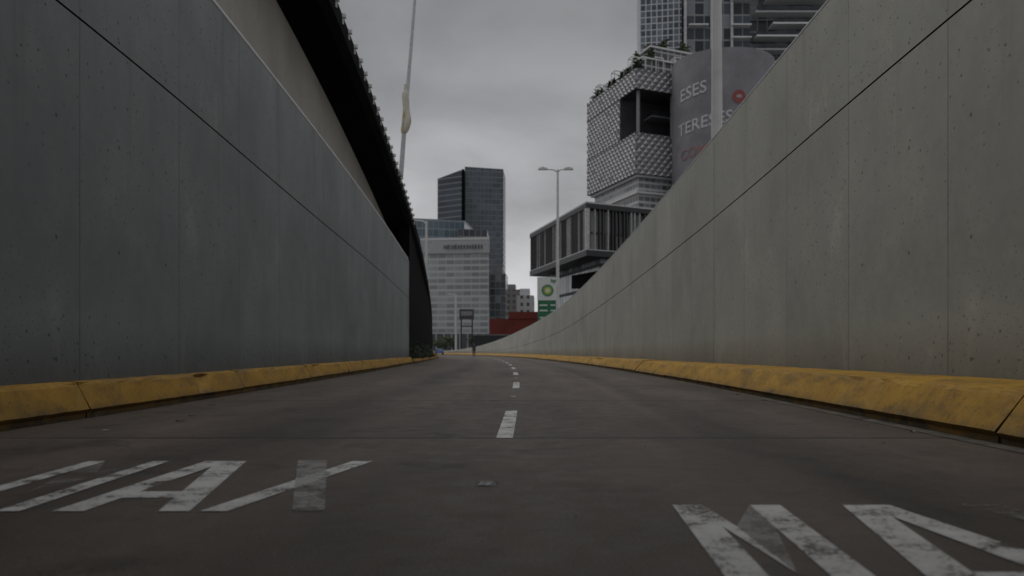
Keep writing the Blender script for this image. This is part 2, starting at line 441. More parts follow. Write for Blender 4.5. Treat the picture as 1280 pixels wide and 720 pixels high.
mb = MB(); Y = ys(-26, 90, 0.5, 3)
for a, b_ in zip(Y, Y[1:]):
    mb.face([(cx(a) + right_kerb(a) - 0.13, a, 0.004), (cx(a) + right_kerb(a) + 0.05, a, 0.004), (cx(b_) + right_kerb(b_) + 0.05, b_, 0.004), (cx(b_) + right_kerb(b_) - 0.13, b_, 0.004)])
gt = mb.obj('road_gutter', plain('gutter_concrete', (0.085, 0.075, 0.06), 0.9, var=0.6, s=4)); gt['kind'] = 'structure'

# ------------------------------------------------------------------ road markings
def dash(y0, y1, w=0.12):
    mb = MB(); Y = [y0 + (y1 - y0) * i / 4 for i in range(5)]
    for a, b_ in zip(Y, Y[1:]):
        mb.face([(cx(a) - w / 2, a, 0.004), (cx(a) + w / 2, a, 0.004), (cx(b_) + w / 2, b_, 0.004), (cx(b_) - w / 2, b_, 0.004)])
    o = mb.obj('lane_marking', M_paint); o['kind'] = 'structure'
y = 5.93
while y < 230:
    dash(y, y + 2.75, 0.125 if y < 20 else 0.14); y += 8.15

def flat(mb, pts, mi=0, z=0.004):
    mb.face([(x, y, z) for x, y in pts], mi=mi)

def word(label, M, A, X, y0, y1, vmi, xm1, xm2, s=0.125, sA=.15):
    mb = MB()
    L = y1 - y0
    bl, br, tl, tr = M
    def ml(t): return bl + (tl - bl) * t
    def mr(t): return br + (tr - br) * t
    flat(mb, [(ml(0), y0), (ml(0) + s, y0), (ml(1) + s, y1), (ml(1), y1)])
    flat(mb, [(mr(0) - s, y0), (mr(0), y0), (mr(1), y1), (mr(1) - s, y1)])
    mid = (ml(0.3) + mr(0.3)) / 2; yv = y0 + 0.30 * L
    flat(mb, [(ml(1) + s, y1), (ml(0.72) + s, y0 + 0.72 * L), (mid, yv), (mid, yv + 0.42 * L)], vmi)
    flat(mb, [(mr(1) - s, y1), (mid, yv + 0.42 * L), (mid, yv), (mr(0.72) - s, y0 + 0.72 * L)], 1 if vmi == 0 else vmi)
    al, ar, tl, tr = A
    s = sA
    mx = (tl + tr) / 2
    flat(mb, [(al, y0), (al + s, y0), (mx, y1 - 0.22), (mx, y1), (tl, y1)])
    flat(mb, [(ar - s, y0), (ar, y0), (tr, y1), (mx, y1), (mx, y1 - 0.22)])
    t0, t1 = 0.2, 0.31
    def li(t): return al + s + (mx - al - s) * t / ((L - 0.22) / L)
    def ri(t): return ar - s + (mx - ar + s) * t / ((L - 0.22) / L)
    flat(mb, [(li(t0), y0 + t0 * L), (ri(t0), y0 + t0 * L), (ri(t1), y0 + t1 * L), (li(t1), y0 + t1 * L)])
    (a0, a1, b0, b1), (c0, c1, d0, d1) = X
    flat(mb, [(a0, y0), (a1, y0), (b1, y1), (b0, y1)], xm1)
    flat(mb, [(c0, y0), (c1, y0), (d1, y1), (d0, y1)], xm2, 0.0078)
    o = mb.obj('road_lettering', [M_paint, M_paintworn, M_paintghost])
    o['kind'] = 'structure'; o['label'] = label
    return o
word('white painted word MAX on the asphalt', (-2.42, -1.97, -2.47, -2.0), (-1.84, -1.29, -1.79, -1.55),
     ((-1.25, -1.14, -0.93, -0.81), (-0.88, -0.75, -1.25, -1.08)), 3.2, 4.67, 2, 0, 1, .098, .125)
word('worn white painted word MAX on the asphalt', (0.58, 1.0, 0.667, 1.115), (1.10, 1.72, 1.375, 1.57),
     ((1.78, 1.90, 2.15, 2.3), (2.2, 2.3, 1.86, 2.02)), 1.86, 3.33, 0, 2, 2)

M_stud = plain('stud_body', (0.07, 0.065, 0.06), 0.5, var=.5, s=30); M_refl = plain('stud_reflector', (0.22, 0.21, 0.2), 0.35, var=.6, s=40)
def stud(y, k):
    x = cx(y) - 0.02; r = random.Random(60 + k)
    e = empty('road_stud', (x, y, 0.0), 'small worn square stud on the asphalt', 'road stud', 'studs along the lane line')
    mb = MB(); a, h_ = 0.055, 0.018; j_ = lambda: r.uniform(-.008, .008)
    b4 = [(-a + j_(), -a + j_()), (a + j_(), -a + j_()), (a * 1.1 + j_(), a * .8 + j_()), (-a * .9 + j_(), a + j_())]
    t4 = [(p[0] * .72, p[1] * .5, h_ + r.uniform(-.006, .004)) for p in b4]
    for i in range(4):
        j = (i + 1) % 4
        mb.face([(x + b4[i][0], y + b4[i][1], 0.001), (x + b4[j][0], y + b4[j][1], 0.001), (x + t4[j][0], y + t4[j][1], t4[j][2]), (x + t4[i][0], y + t4[i][1], t4[i][2])])
    mb.face([(x + p[0], y + p[1], p[2]) for p in t4])
    mb.obj('stud_base', M_stud, e)
    mb = MB()
    def Q(s, t):
        p = Vector((b4[0][0], b4[0][1], 0.001)).lerp(Vector((b4[1][0], b4[1][1], 0.001)), s); q = Vector(t4[0]).lerp(Vector(t4[1]), s)
        v = p.lerp(q, t); return (x + v.x, y + v.y - .002, v.z + .001)
    mb.face([Q(.12, .2), Q(.7, .15), Q(.85, .85), Q(.2, .9)])
    mb.obj('reflector', M_refl, e)
for i in range(8): stud(3.86 + i * 8.15 + (0 if i == 0 else -0.6), i)

M_leaf = plain('dead_leaf', (0.06, 0.04, 0.025), 0.9); M_paper = plain('litter_paper', (0.2, 0.18, 0.15), 0.9)
def litter(x, y, s, mat, nm, lab):
    mb = MB(); r = random.Random(int(x * 100 + y * 10)); n = 9
    c = (x, y, 0.02 * s / 0.1)
    ring = [(x + math.cos(2 * math.pi * i / n) * s * r.uniform(.6, 1.3), y + math.sin(2 * math.pi * i / n) * s * r.uniform(.5, 1), 0.002 + r.uniform(0, .35) * s) for i in range(n)]
    for i in range(n): mb.face([c, ring[i], ring[(i + 1) % n]])
    tag(mb.obj(nm, mat), lab, 'litter', 'bits of litter along the kerbs')
lit = [(3.62, 10.2, .09), (3.3, 10.5, .05), (3.35, 7.6, .05), (-3.05, 7.35, .05), (-3.2, 8.0, .035), (3.2, 6.4, .03), (2.95, 8.6, .03), (-3.6, 9.6, .04), (3.5, 13.5, .05), (1.6, 6.9, .018), (-1.2, 7.8, .016), (3.4, 12.0, .04), (-3.3, 6.5, .03), (2.6, 5.6, .02), (-2.9, 5.5, .016), (3.1, 7.0, .02),
       (-.35, 3.5, .009), (.25, 3.1, .008), (-.6, 4.4, .01), (.5, 4.9, .011), (-.1, 2.7, .007), (.9, 5.4, .012), (-.9, 5.6, .012)]
for x, y, s in lit:
    litter(x, y, s, M_leaf if s > .034 else M_paper, 'dead_leaf' if s > .034 else 'paper_scrap', 'dry brown leaf lying near the kerb' if s > .034 else 'small pale scrap lying on the asphalt')

# ------------------------------------------------------------------ overpass
ov = empty('overpass', (-6, 30, 0), 'concrete overpass ramp painted dark as shade, descending above the retaining wall', 'bridge')
def deck_sec(y):
    c = cx(y) - deck_off(y); z = deck_z(y)
    return [(c, z, 0), (c, z - 0.55, 0), (c - 0.25, z - 0.75, 0), (c - 1.3, z - 0.95, 0), (c - 9.5, z - 0.95, 0), (c - 9.7, z, 0)]
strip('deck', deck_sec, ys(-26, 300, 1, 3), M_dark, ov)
def web_sec(y):
    c = cx(y) - deck_off(y) - 1.3; z = deck_z(y) - 0.953
    return [(c, 0, 0), (c, z, z), (c - 0.5, z, z), (c - 0.5, 0, 0)]
strip('web_wall', web_sec, ys(-26, 50, 1, 2), M_beige, ov)
def emb_sec(y):
    z = deck_z(y) - 0.5
    c = min(cx(y) - max(left_wall(y) + 0.02, deck_off(y) + 0.06), cx(y) - deck_off(y) - 0.03)
    return [(c, -0.05, 0), (c, z, z), (c - 0.6, z, z), (c - 0.6, -0.05, 0)]
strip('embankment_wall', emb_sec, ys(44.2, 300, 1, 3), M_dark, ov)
br = None
M_brk = plain('pale_bracket', (0.5, 0.5, 0.48), 0.7)
for i in range(30):
    y = 18 + i * 0.95
    c = cx(y) - deck_off(y); z = deck_z(y)
    if br is None:
        mb = MB(); mb.box(c + 0.05, y, z - 0.05, 0.12, 0.14, 0.12); mb.box(c + 0.02, y, z - 0.2, 0.04, 0.08, 0.2)
        br = mb.obj('parapet_bracket', M_brk, ov); base = Vector((c, y, z))
    else:
        q = br.copy(); COL.objects.link(q); q.parent = ov; q.location = Vector((c, y, z)) - base

ub = empty('unseen_shade_slab', (0, -14, 0), 'unseen concrete slab added over the sunken road to shade it', 'bridge')  # slab and parapet out of view, added to darken the near road
mb = MB(); mb.prism([(-4.9, -26), (4.5, -26), (4.5, 2.6), (-4.9, 2.6)], 5.85, 7.0); mb.obj('slab', M_beige, ub)
mb = MB(); mb.box(-.2, 2.45, 7.5, 9.4, .25, 1.0); mb.obj('parapet', M_beige, ub)

# ------------------------------------------------------------------ poles and lamps
def lamp(name, x, y, z0, z1, r, arms, label, head=(0.75, 0.24, 0.1), mat=None):
    mat = mat or M_polewhite
    e = empty(name, (x, y, z0), label, 'street lamp')
    mb = MB(); mb.tube([(x, y, z0), (x, y, z0 + 0.4), (x, y, (z0 + z1) / 2), (x, y, z1)], [r * 1.35, r, r * .85, r * .6], 12); mb.obj('pole', mat, e, True)
    mb = MB(); mb.box(x, y, z0 + 0.02, r * 4.5, r * 4.5, 0.05); mb.obj('base_plate', mat, e)
    for d, L in arms:
        mb = MB(); mb.tube([(x, y, z1 - 0.25), (x + d * L * .35, y, z1 - 0.02), (x + d * L, y, z1 + 0.04)], [r * .45, r * .4, r * .32], 8); mb.obj('arm', mat, e, True)
        hx = x + d * (L + head[0] * .4)
        mb = MB(); hw, hd, hh = head
        pr = [(hx - hw / 2, z1 - hh * .1), (hx + hw / 2, z1 - hh * .1), (hx + hw * .42, z1 + hh * .6), (hx, z1 + hh * 1.1), (hx - hw * .42, z1 + hh * .6)]
        n = len(pr)
        for i in range(n):
            a, b_ = pr[i], pr[(i + 1) % n]
            mb.face([(a[0], y - hd / 2, a[1]), (b_[0], y - hd / 2, b_[1]), (b_[0], y + hd / 2, b_[1]), (a[0], y + hd / 2, a[1])])
        mb.face([(p[0], y - hd / 2, p[1]) for p in pr][::-1]); mb.face([(p[0], y + hd / 2, p[1]) for p in pr])
        mb.obj('lamp_head', mat, e)
    return e
lamp('street_lamp', 4.0, 70, 2.6, 16.6, 0.15, ((-1, 0.95), (1, 0.6)), 'tall grey street lamp with two arms behind the wall', head=(.85, .3, .2))
lamp('street_lamp', 5.12, 20, 4.3, 14.5, 0.15, ((-1, 1.6), (1, 1.6)), 'thick white street lamp pole standing behind the wall')
lamp('street_lamp', -7.5, 70, 4.6, 12.1, 0.15, ((-1, 0.8),), 'white street lamp standing on the overpass', head=(0.6, .25, .16))
lamp('street_lamp', -14.0, 200, 0, 15.0, 0.32, ((-1, 1.2),), 'white street lamp beside the far office block', head=(1.1, .5, .35))

fp = empty('flagpole', (-5.28, 38, 9.2), 'slender leaning mast with a furled pale flag', 'flagpole')
mb = MB(); P = [Vector((-5.28, 38, 9.0)), Vector((-5.05, 38, 12.1)), Vector((-4.82, 38, 14.8)), Vector((-4.45, 38, 19.5))]
mb.tube(P, [0.12, 0.10, 0.08, 0.06], 10); mb.obj('pole', M_steel, fp, True)
mb = MB(); r = random.Random(5); rings = []
NR, NS = 26, 18
for i in range(NR):
    t = i / (NR - 1); z = 11.0 + t * 2.35; x = -5.28 + (z - 9.0) * 0.0745 + 0.05 * math.sin(t * 5)
    w_ = .09 + .16 * math.sin(min(1, t * 1.15) * math.pi) ** .6 * (0.65 + .35 * math.sin(t * 7 + 1))
    rings.append([(x + math.cos(a) * w_ * (1 + .3 * math.sin(a * 3 + t * 6)), 37.95 + math.sin(a) * w_ * .7 * (1 + .3 * math.sin(a * 4 - t * 5)), z) for a in [2 * math.pi * j / NS for j in range(NS)]])
for i in range(NR - 1):
    for j in range(NS): mb.face([rings[i][j], rings[i][(j + 1) % NS], rings[i + 1][(j + 1) % NS], rings[i + 1][j]])
b = NB('flag_cloth'); o = b.obj()
colr = b.mix(b.ramp(b.noise(b.scale(o, 4, 4, 1), 1.2, 3), .5, .6), (0.55, 0.53, 0.46), (0.42, 0.31, 0.13))
mb.obj('flag', b.fin(colr, 0.9), fp, True)

# ------------------------------------------------------------------ fuel station price sign
sg = empty('fuel_station_sign', (4.0, 90, 2.2), 'white and green fuel station price pylon behind the wall', 'sign')
M_green = plain('sign_green', (0.012, 0.12, 0.05), 0.5, var=.1); M_signw = plain('sign_white', (0.56, 0.58, 0.56), 0.5, var=.05)
M_yel = plain('sign_yellow', (0.5, 0.45, 0.1), 0.5, var=.05); M_lgreen = plain('sign_light_green', (0.16, 0.32, 0.09), 0.5, var=.05)
mb = MB(); mb.box(4.0, 90.1, 4.3, 2.2, 0.36, 4.3); mb.obj('pylon_body', M_green, sg)
mb = MB(); mb.box(4.0, 90.1, 7.75, 2.3, 0.4, 2.6); mb.obj('emblem_box', M_signw, sg)
for z in (5.9, 5.3, 4.5):
    for x, w_ in ((3.55, .9), (4.6, .55)):
        mb = MB(); mb.box(x, 89.9, z, w_, 0.02, 0.15); mb.obj('price_strip', M_signw, sg)
def flower(cx_, cz, R, ph, n, mat, y, nm, inner=.62):
    mb = MB(); pts = []
    for i in range(n * 2):
        a = math.pi * i / n + ph; rr = R if i % 2 == 0 else R * inner
        pts.append((cx_ + rr * math.sin(a), y, cz + rr * math.cos(a)))
    c = (cx_, y, cz)
    for i in range(len(pts)): mb.face([c, pts[i], pts[(i + 1) % len(pts)]])
    return mb.obj(nm, mat, sg)
flower(4.0, 7.55, 0.72, 0, 18, M_green, 89.88, 'emblem', .84)
flower(4.0, 7.55, 0.56, .17, 18, M_lgreen, 89.87, 'emblem', .84)
flower(4.0, 7.55, 0.38, 0, 18, M_yel, 89.86, 'emblem', .8)
flower(4.0, 7.55, 0.2, .17, 18, M_signw, 89.85, 'emblem', .8)
def text_mesh(s, size, name, mat, extr=0.0, bold=0.0):
    cu = bpy.data.curves.new('t', 'FONT'); cu.body = s; cu.size = size; cu.extrude = extr; cu.offset = bold; cu.resolution_u = 3
    ob = bpy.data.objects.new('t', cu); COL.objects.link(ob)
    dg = bpy.context.evaluated_depsgraph_get(); me = bpy.data.meshes.new_from_object(ob.evaluated_get(dg))
    bpy.data.objects.remove(ob); me.materials.clear(); me.materials.append(mat)
    o = bpy.data.objects.new(name, me); COL.objects.link(o); return o
t = text_mesh('bp', 0.62, 'lettering', M_green, .01, .01); t.rotation_euler = (math.pi / 2, 0, 0); t.location = (.35, -0.13, 6.28); t.parent = sg

# ------------------------------------------------------------------ black cantilevered box
def outn(p, q):
    d = Vector((q[0] - p[0], q[1] - p[1])).normalized(); n = Vector((d.y, -d.x))
    m = Vector(((p[0] + q[0]) / 2, (p[1] + q[1]) / 2))
    if n.dot(-m) < 0: n = -n
    return d, n
be = empty('office_building', (12, 120, 0), 'black cantilevered box building with vertical fins', 'building')
E0, E1, E3, E2 = (10.2, 110), (3.1, 140), (28.0, 119.5), (21.0, 149)
EB = [E0, E3, E2, E1]
M_inner = curtain('fin_glazing', (0.13, 0.135, 0.14), (0.07, 0.07, 0.07), 2.3, 3.4, 0.2, 0.35, 0.6, 0.2, alt=(.3, .3, .3), altp=.7)
def inset(poly, d):
    cxm = sum(p[0] for p in poly) / len(poly); cym = sum(p[1] for p in poly) / len(poly)
    out = []
    for p in poly:
        v = Vector((cxm - p[0], cym - p[1])); L = v.length; v = v / L * d * 1.4; out.append((p[0] + v.x, p[1] + v.y))
    return out
mb = MB(); mb.prism(inset(EB, 0.7), 14.9, 20.3); mb.obj('glazing', M_inner, be)
mb = MB(); mb.prism(EB, 20.5, 21.15); mb.obj('roof_frame', M_black, be)
mb = MB(); mb.prism(EB, 13.9, 14.7); mb.obj('floor_frame', M_black, be)
M_fin = plain('fin_metal', (0.04, 0.04, 0.042), .5); M_finl = plain('fin_pale', (0.4, 0.4, 0.4), .5)
mb = MB(); mb.prism([E0, E3, E2, E1], 21.15, 21.36); mb.obj('roof_edge_trim', M_finl, be)
mb = MB(); mb.prism([E0, E3, E2, E1], 14.7, 14.82); mb.obj('floor_edge_trim', M_finl, be)
for (p, q) in ((E0, E1), (E0, E3)):
    d, n = outn(p, q); L = math.dist(p, q); mb = MB(); rr = random.Random(2); s = 0.15; rot = math.atan2(d.y, d.x)
    while s < L:
        c = Vector(p) + d * s - n * 0.3
        pale = rr.random() > .66
        mb.box(c.x, c.y, 17.65, (.09 if pale else .14) + 0.06 * rr.random(), 0.45, 5.65, rot, 1 if pale else 0); s += 0.5 + rr.random() * .5
    mb.obj('fin_screen', [M_fin, M_finl], be)
mb = MB(); mb.prism([(12.5, 114), (27, 122), (21, 146), (6.3, 138)], 0, 13.9)
mb.obj('lower_storeys', curtain('lower_glass', (0.17, 0.19, 0.2), (0.05, 0.05, 0.055), 1.5, 3.2, .12, .5, .4, .2, alt=(0.3, 0.33, 0.35), altp=.5), be)
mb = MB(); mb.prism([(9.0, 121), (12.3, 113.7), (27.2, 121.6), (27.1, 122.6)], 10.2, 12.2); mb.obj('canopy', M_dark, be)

# ------------------------------------------------------------------ diamond scale tower
bf = empty('apartment_tower', (30, 195, 0), 'grey tower block with diamond scale facade and planted roof terraces', 'building')
F0, F1, F3, F2 = Vector((27.9, 180)), Vector((19.6, 206)), Vector((52, 191)), Vector((43.8, 217))
M_scale = plain('scale_panel', (0.42, 0.42, 0.43), 0.55, 0, .15, .25)
M_scaleu = plain('scale_under_shade', (0.2, 0.2, 0.21), .6)  # darker copy of the scale panel: shade painted on the lower facets
def T(v): return (v.x, v.y)
def screen(p, q, z0, z1, w, h, par, depth=0.45, nm='scale_screen'):
    d, n = outn(p, q); L = math.dist(p, q); mb = MB(); rr = random.Random(9)
    def P(s, z, o):
        s = min(max(s, 0), L); z = min(max(z, z0), z1)
        c = Vector(p) + d * s + n * o; return (c.x, c.y, z)
    rows = int((z1 - z0) / (h / 2)) + 2; cols = int(L / w) + 2
    for r_ in range(rows):
        for c_ in range(cols):
            s = c_ * w + (w / 2 if r_ % 2 else 0); z = z0 + r_ * h / 2
            if s - w / 2 >= L or z - h / 2 >= z1: continue
            a, b_, c2, d2 = P(s - w / 2, z, .05), P(s, z - h / 2, .05), P(s + w / 2, z, .05), P(s, z + h / 2, .05)
            pk = P(s, z + h * .12, depth * rr.uniform(.85, 1.1))
            m_ = 1 if rr.random() < .04 else 0
            for tri in ((a, b_, pk), (b_, c2, pk)): mb.face(tri, mi=1)
            for tri in ((c2, d2, pk), (d2, a, pk)): mb.face(tri, mi=m_)
    return mb.obj(nm, [M_scale, M_scaleu], par)
mb = MB(); mb.prism([T(F0), T(F3), T(F2), T(F1)], 40.8, 50.1)
A_ = F0 + (F1 - F0) * .30; B_ = F0 + (F3 - F0) * .62; I_ = A_ + (F3 - F0) * .62
mb.prism([T(A_), T(I_), T(B_), T(F3), T(F2), T(F1)], 50.1, 60)
mb.prism([T(F0), T(F3), T(F2), T(F1)], 60.0, 64.5)
mb.obj('wall', plain('tower_core', (0.05, 0.05, 0.055), .5, 0, .3, .3), bf)
for p_, q_, z0_, z1_ in ((F0, F1, 40.8, 50.1), (F0, F3, 40.8, 50.1), (A_, F1, 50.1, 60), (B_, F3, 50.1, 60), (F0, F1, 60, 64.5), (F0, F3, 60, 64.5)):
    screen(T(p_), T(q_), z0_, z1_, 1.75, 1.95, bf)
for (a, c) in ((.05, .05), (.05, .40)):
    p = F0 + (F1 - F0) * a + (F3 - F0) * c
    mb = MB(); mb.tube([(p.x, p.y, 50.1), (p.x, p.y, 60)], [.4, .4], 10); mb.obj('column', M_grey, bf, True)
z = 55.6
mb = MB(); a0 = F0 + (F1 - F0) * .15 + (F3 - F0) * .25
mb.prism([T(a0), T(B_ + (F1 - F0) * .15), T(I_), T(A_ + (F3 - F0) * .25)], z, z + .35); mb.obj('terrace_slab', M_grey, bf)
mb = MB(); q1 = B_ + (F1 - F0) * .15; d_ = (q1 - a0); an = math.atan2(d_.y, d_.x); c_ = (a0 + q1) / 2
mb.box(c_.x, c_.y, z + .9, d_.length, .08, .9, an); mb.obj('balustrade', M_darkglass, bf)
fi = inset([T(F0), T(F3), T(F2), T(F1)], 1.3)
mb = MB(); mb.prism(fi, 0, 40.8)
mb.obj('lower_storeys', curtain('white_louvre', (0.18, 0.19, 0.2), (0.5, 0.5, 0.5), 1.6, 1.5, .18, .55, .4, .3), bf)
for z in (40.3, 36.6, 33):
    mb = MB(); mb.prism(inset([T(F0), T(F3), T(F2), T(F1)], .5), z, z + .5); mb.obj('floor_band', M_white, bf)
M_rs = curtain('roof_st', (.07, .07, .075), (.4, .4, .4), 1.8, 2.2, .3, .4, .5, .4)
def fq(a, b, c, d_):
    P_ = lambda s, t: T(F0 + (F1 - F0) * s + (F3 - F0) * t)
    return [P_(a, c), P_(b, c), P_(b, d_), P_(a, d_)]
for a, b_, c, d_, z0, z1 in ((.06, .42, .1, .9, 64.5, 67.6), (.12, .34, .22, .95, 67.95, 71.2), (.55, .9, .12, .8, 64.5, 66.2)):
    mb = MB(); mb.prism(fq(a, b_, c, d_), z0, z1); mb.obj('roof_storey', M_rs, bf)
    mb = MB(); mb.prism(fq(a - .02, b_ + .02, c - .02, d_ + .02), z1, z1 + .35); mb.obj('roof_slab', M_white, bf)
for k, (a, c, h_) in enumerate(((.02, .02, 2.6), (.14, .02, 4.2), (.3, .02, 2.4), (.48, .02, 4.0), (.66, .02, 2.4), (.82, .02, 3.6), (.96, .02, 2.0), (.02, .2, 3.6), (.02, .4, 4.4))):
    p = F0 + (F1 - F0) * a + (F3 - F0) * c + Vector((.4, .3))
    mb = MB()
    for dx, dy in ((0, 0), (1.8, .8), (-.6, 1.9), (1.2, 2.7)): mb.box(p.x + dx, p.y + dy, 64.5 + h_ / 2, .16, .16, h_)
    mb.box(p.x + .9, p.y + .4, 64.5 + h_, 2.1, .16, .2, .42); mb.box(p.x + .3, p.y + 2.3, 64.5 + h_, 2.1, .16, .2, .42)
    mb.box(p.x - .3, p.y + .95, 64.5 + h_, .16, 2.1, .2, .3)
    mb.obj('terrace_frame', M_white, bf)

bg = empty('residential_tower', (55, 225, 0), 'tall glass tower with white framed balconies behind the scale facade', 'building')
M_g1 = curtain('tower_grid', (0.13, 0.155, 0.18), (0.46, 0.47, 0.48), 1.5, 1.75, .26, .26, .6, .2, alt=(.06, .07, .085), altp=.75)
M_g2 = curtain('tower_dark', (0.04, 0.05, 0.062), (0.2, 0.205, 0.21), 2.6, 3.4, .25, .45, .6, .15, alt=(.17, .19, .21), altp=.82)
mb = MB(); mb.prism([(35.3, 221), (46.5, 219), (50, 240), (38, 243)], 0, 150); mb.obj('curtain_wall', M_g1, bg)
mb = MB(); mb.prism([(46.8, 217), (64.5, 217), (64.5, 245), (46.8, 245)], 0, 150); mb.obj('glass_core', M_g2, bg)
mb = MB(); mb.prism([(64.8, 220), (90, 220), (90, 245), (64.8, 245)], 0, 150); mb.obj('balcony_wing', M_g2, bg)
M_pil = plain('pilaster_white', (.42, .42, .43), .6)
for x in (46.9, 54, 59.5):
    mb = MB(); mb.box(x, 216.6, 75, .6, .8, 150); mb.obj('pilaster', M_pil, bg)
slab = None; rail = None; rb = random.Random(12)
for i in range(24):
    z = 52 + i * 3.4
    sh = rb.choice((0, 0, 1.6, 3.0, 4.4))
    if slab is None:
        mb = MB(); mb.box(76, 217.8, z, 20, 4.2, .45); slab = mb.obj('balcony', M_white, bg)
        mb = MB(); mb.box(76, 215.9, z + .75, 20, .08, 1.0); rail = mb.obj('balustrade', M_darkglass, bg)
    else:
        for s in (slab, rail):
            q = s.copy(); COL.objects.link(q); q.parent = bg; q.location = (sh, rb.choice((0, .6)) if s is slab else 0, i * 3.4)
# shallow balconies on the glass core as well
s2 = None
for i in range(16):
    for x in (50.4, 62):
        z = 72 + i * 3.4
        if rb.random() < .35: continue
        if s2 is None:
            mb = MB(); mb.box(50.4, 216.3, 72, 5.2, 1.5, .35); s2 = mb.obj('balcony', M_white, bg); s2o = Vector((50.4, 0, 72))
            s2.location = Vector((x, 0, z)) - s2o
        else:
            q = s2.copy(); COL.objects.link(q); q.parent = bg; q.location = Vector((x, 0, z)) - s2o

bn = empty('advertising_hoarding', (46.5, 188, 0), 'curved grey advertising banner with pale lettering and red emblem', 'banner')
R = 11.2; C = (47.3, 180.0)
M_ban = plain('banner_cloth', (0.18, 0.18, 0.195), .7, 0, .22, .2)
mb = MB(); n = 40; a0, a1 = math.radians(180), math.radians(360)
for i in range(n):
    t0 = a0 + (a1 - a0) * i / n; t1 = a0 + (a1 - a0) * (i + 1) / n
    p = [(C[0] + R * math.cos(t), C[1] + R * math.sin(t)) for t in (t0, t1)]
    mb.face([(p[0][0], p[0][1], 38.5), (p[1][0], p[1][1], 38.5), (p[1][0], p[1][1], 65.0), (p[0][0], p[0][1], 65.0)])
mb.obj('banner_cloth', M_ban, bn, True)
mb = MB(); mb.prism([(C[0] + (R - .1) * math.cos(math.radians(k * 12)), C[1] + (R - .1) * math.sin(math.radians(k * 12))) for k in range(30)], 0, 65.1)
mb.obj('support_drum', M_grey, bn)
M_red = plain('banner_red', (0.22, 0.05, 0.045), .6, var=.1); M_bw = plain('banner_white', (0.44, 0.44, 0.45), .6, var=.1)
M_redd = plain('banner_dull_red', (0.24, 0.12, 0.12), .6, var=.1); M_dullw = plain('banner_dull_white', (.3, .27, .27), .6)
def wrap(o, z, ang0, tilt):
    me = o.data
    bm = bmesh.new(); bm.from_mesh(me); bmesh.ops.subdivide_edges(bm, edges=bm.edges, cuts=2)
    bmesh.ops.triangulate(bm, faces=bm.faces)
    for v in bm.verts:
        a = math.radians(ang0) + v.co.x / R; yy = v.co.y + tilt * v.co.x
        v.co = Vector((C[0] + (R + .12 + v.co.z) * math.cos(a), C[1] + (R + .12 + v.co.z) * math.sin(a), z + yy)) - Vector(bn.location)
    bm.to_mesh(me); bm.free(); o.parent = bn
def ban_text(s, size, z, ang0, mat, tilt=.12):
    wrap(text_mesh(s, size, 'lettering', mat, 0, size * .01), z, ang0, tilt)
ban_text('ESES', 3.7, 55.3, 203, M_bw)
ban_text('TERESES', 3.6, 47.8, 200, M_bw)
ban_text('COMO', 3.0, 42.4, 204, M_redd)
def disc(r_, z_off, mat, n=28, squash=1.0, dx=0, dy=0):
    me = bpy.data.meshes.new('emblem'); me.from_pydata([(dx + r_ * math.cos(6.283 * i / n), dy + squash * r_ * math.sin(6.283 * i / n), z_off) for i in range(n)], [], [tuple(range(n))])
    me.materials.append(mat); o = bpy.data.objects.new('emblem', me); COL.objects.link(o); wrap(o, 54.6, 273, .05)
disc(1.4, 0, M_red); disc(.6, .05, M_dullw, squash=.6)

# ------------------------------------------------------------------ far buildings
def bld(name, label, cat, parts, loc):
    e = empty(name, loc, label, cat)
    for nm, poly, z0, z1, mat in parts:
        mb = MB(); mb.prism(poly, z0, z1); mb.obj(nm, mat, e)
    return e
def rect(px0, px1, Y, dep, sk=0.0):
    x0 = px0 * Y / 1000; x1 = px1 * Y / 1000
    return [(x0, Y), (x1, Y + sk), (x1 + dep * .05, Y + dep + sk), (x0, Y + dep)]
M_tA = curtain('far_tower_glass', (0.07, 0.085, 0.10), (0.13, 0.145, 0.16), 3.0, 4.2, .4, 1.0, .3, .2)
M_tB = curtain('far_tower_bands', (0.04, 0.05, 0.062), (0.17, 0.185, 0.2), 60, 4.2, .5, 1.0, .25, .25)
tA = empty('skyscraper', (-35, 620, 0), 'dark glass skyscraper with an offset twin volume', 'skyscraper')
mb = MB(); mb.prism(rect(-59, -11, 610, 30, 6), 0, lambda p: 142 - (p[0] + 36) * .02); mb.obj('main_tower', M_tA, tA)
mb = MB(); mb.prism([(-56.2, 604), (-37.4, 592), (-37.4, 606), (-54, 618)], 70, lambda p: 131.5 + (p[0] + 55.8) * .22); mb.obj('side_tower', M_tB, tA)
mb = MB(); mb.prism([(-37.4, 596), (-35.6, 597), (-35.6, 609.5), (-37.4, 609.5)], 70, 137); mb.obj('shadow_strip', M_dark, tA)  # near-black solid painted as the shaded gap between the two volumes
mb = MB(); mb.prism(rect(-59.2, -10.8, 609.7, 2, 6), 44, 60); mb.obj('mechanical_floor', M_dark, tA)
tB = bld('glass_office_block', 'blue glass office block behind the white office', 'building',
    [('curtain_wall', [(-46, 345), (-21, 352), (-18, 380), (-44, 378)], 0, 58.5, curtain('blue_glass', (0.10, 0.14, 0.165), (0.2, 0.24, 0.27), 2.4, 3.6, .25, .6, .25, .15)),
     ('rooftop_storey', [(-24, 350), (-10.8, 352), (-11, 375), (-22, 378)], 0, 54.5, M_g2)], (-30, 350, 0))
M_wc = curtain('white_panels', (0.29, 0.315, 0.32), (0.45, 0.46, 0.46), 3.2, 2.35, .22, .85, .25, .35, alt=(.22, .24, .25), altp=.8)
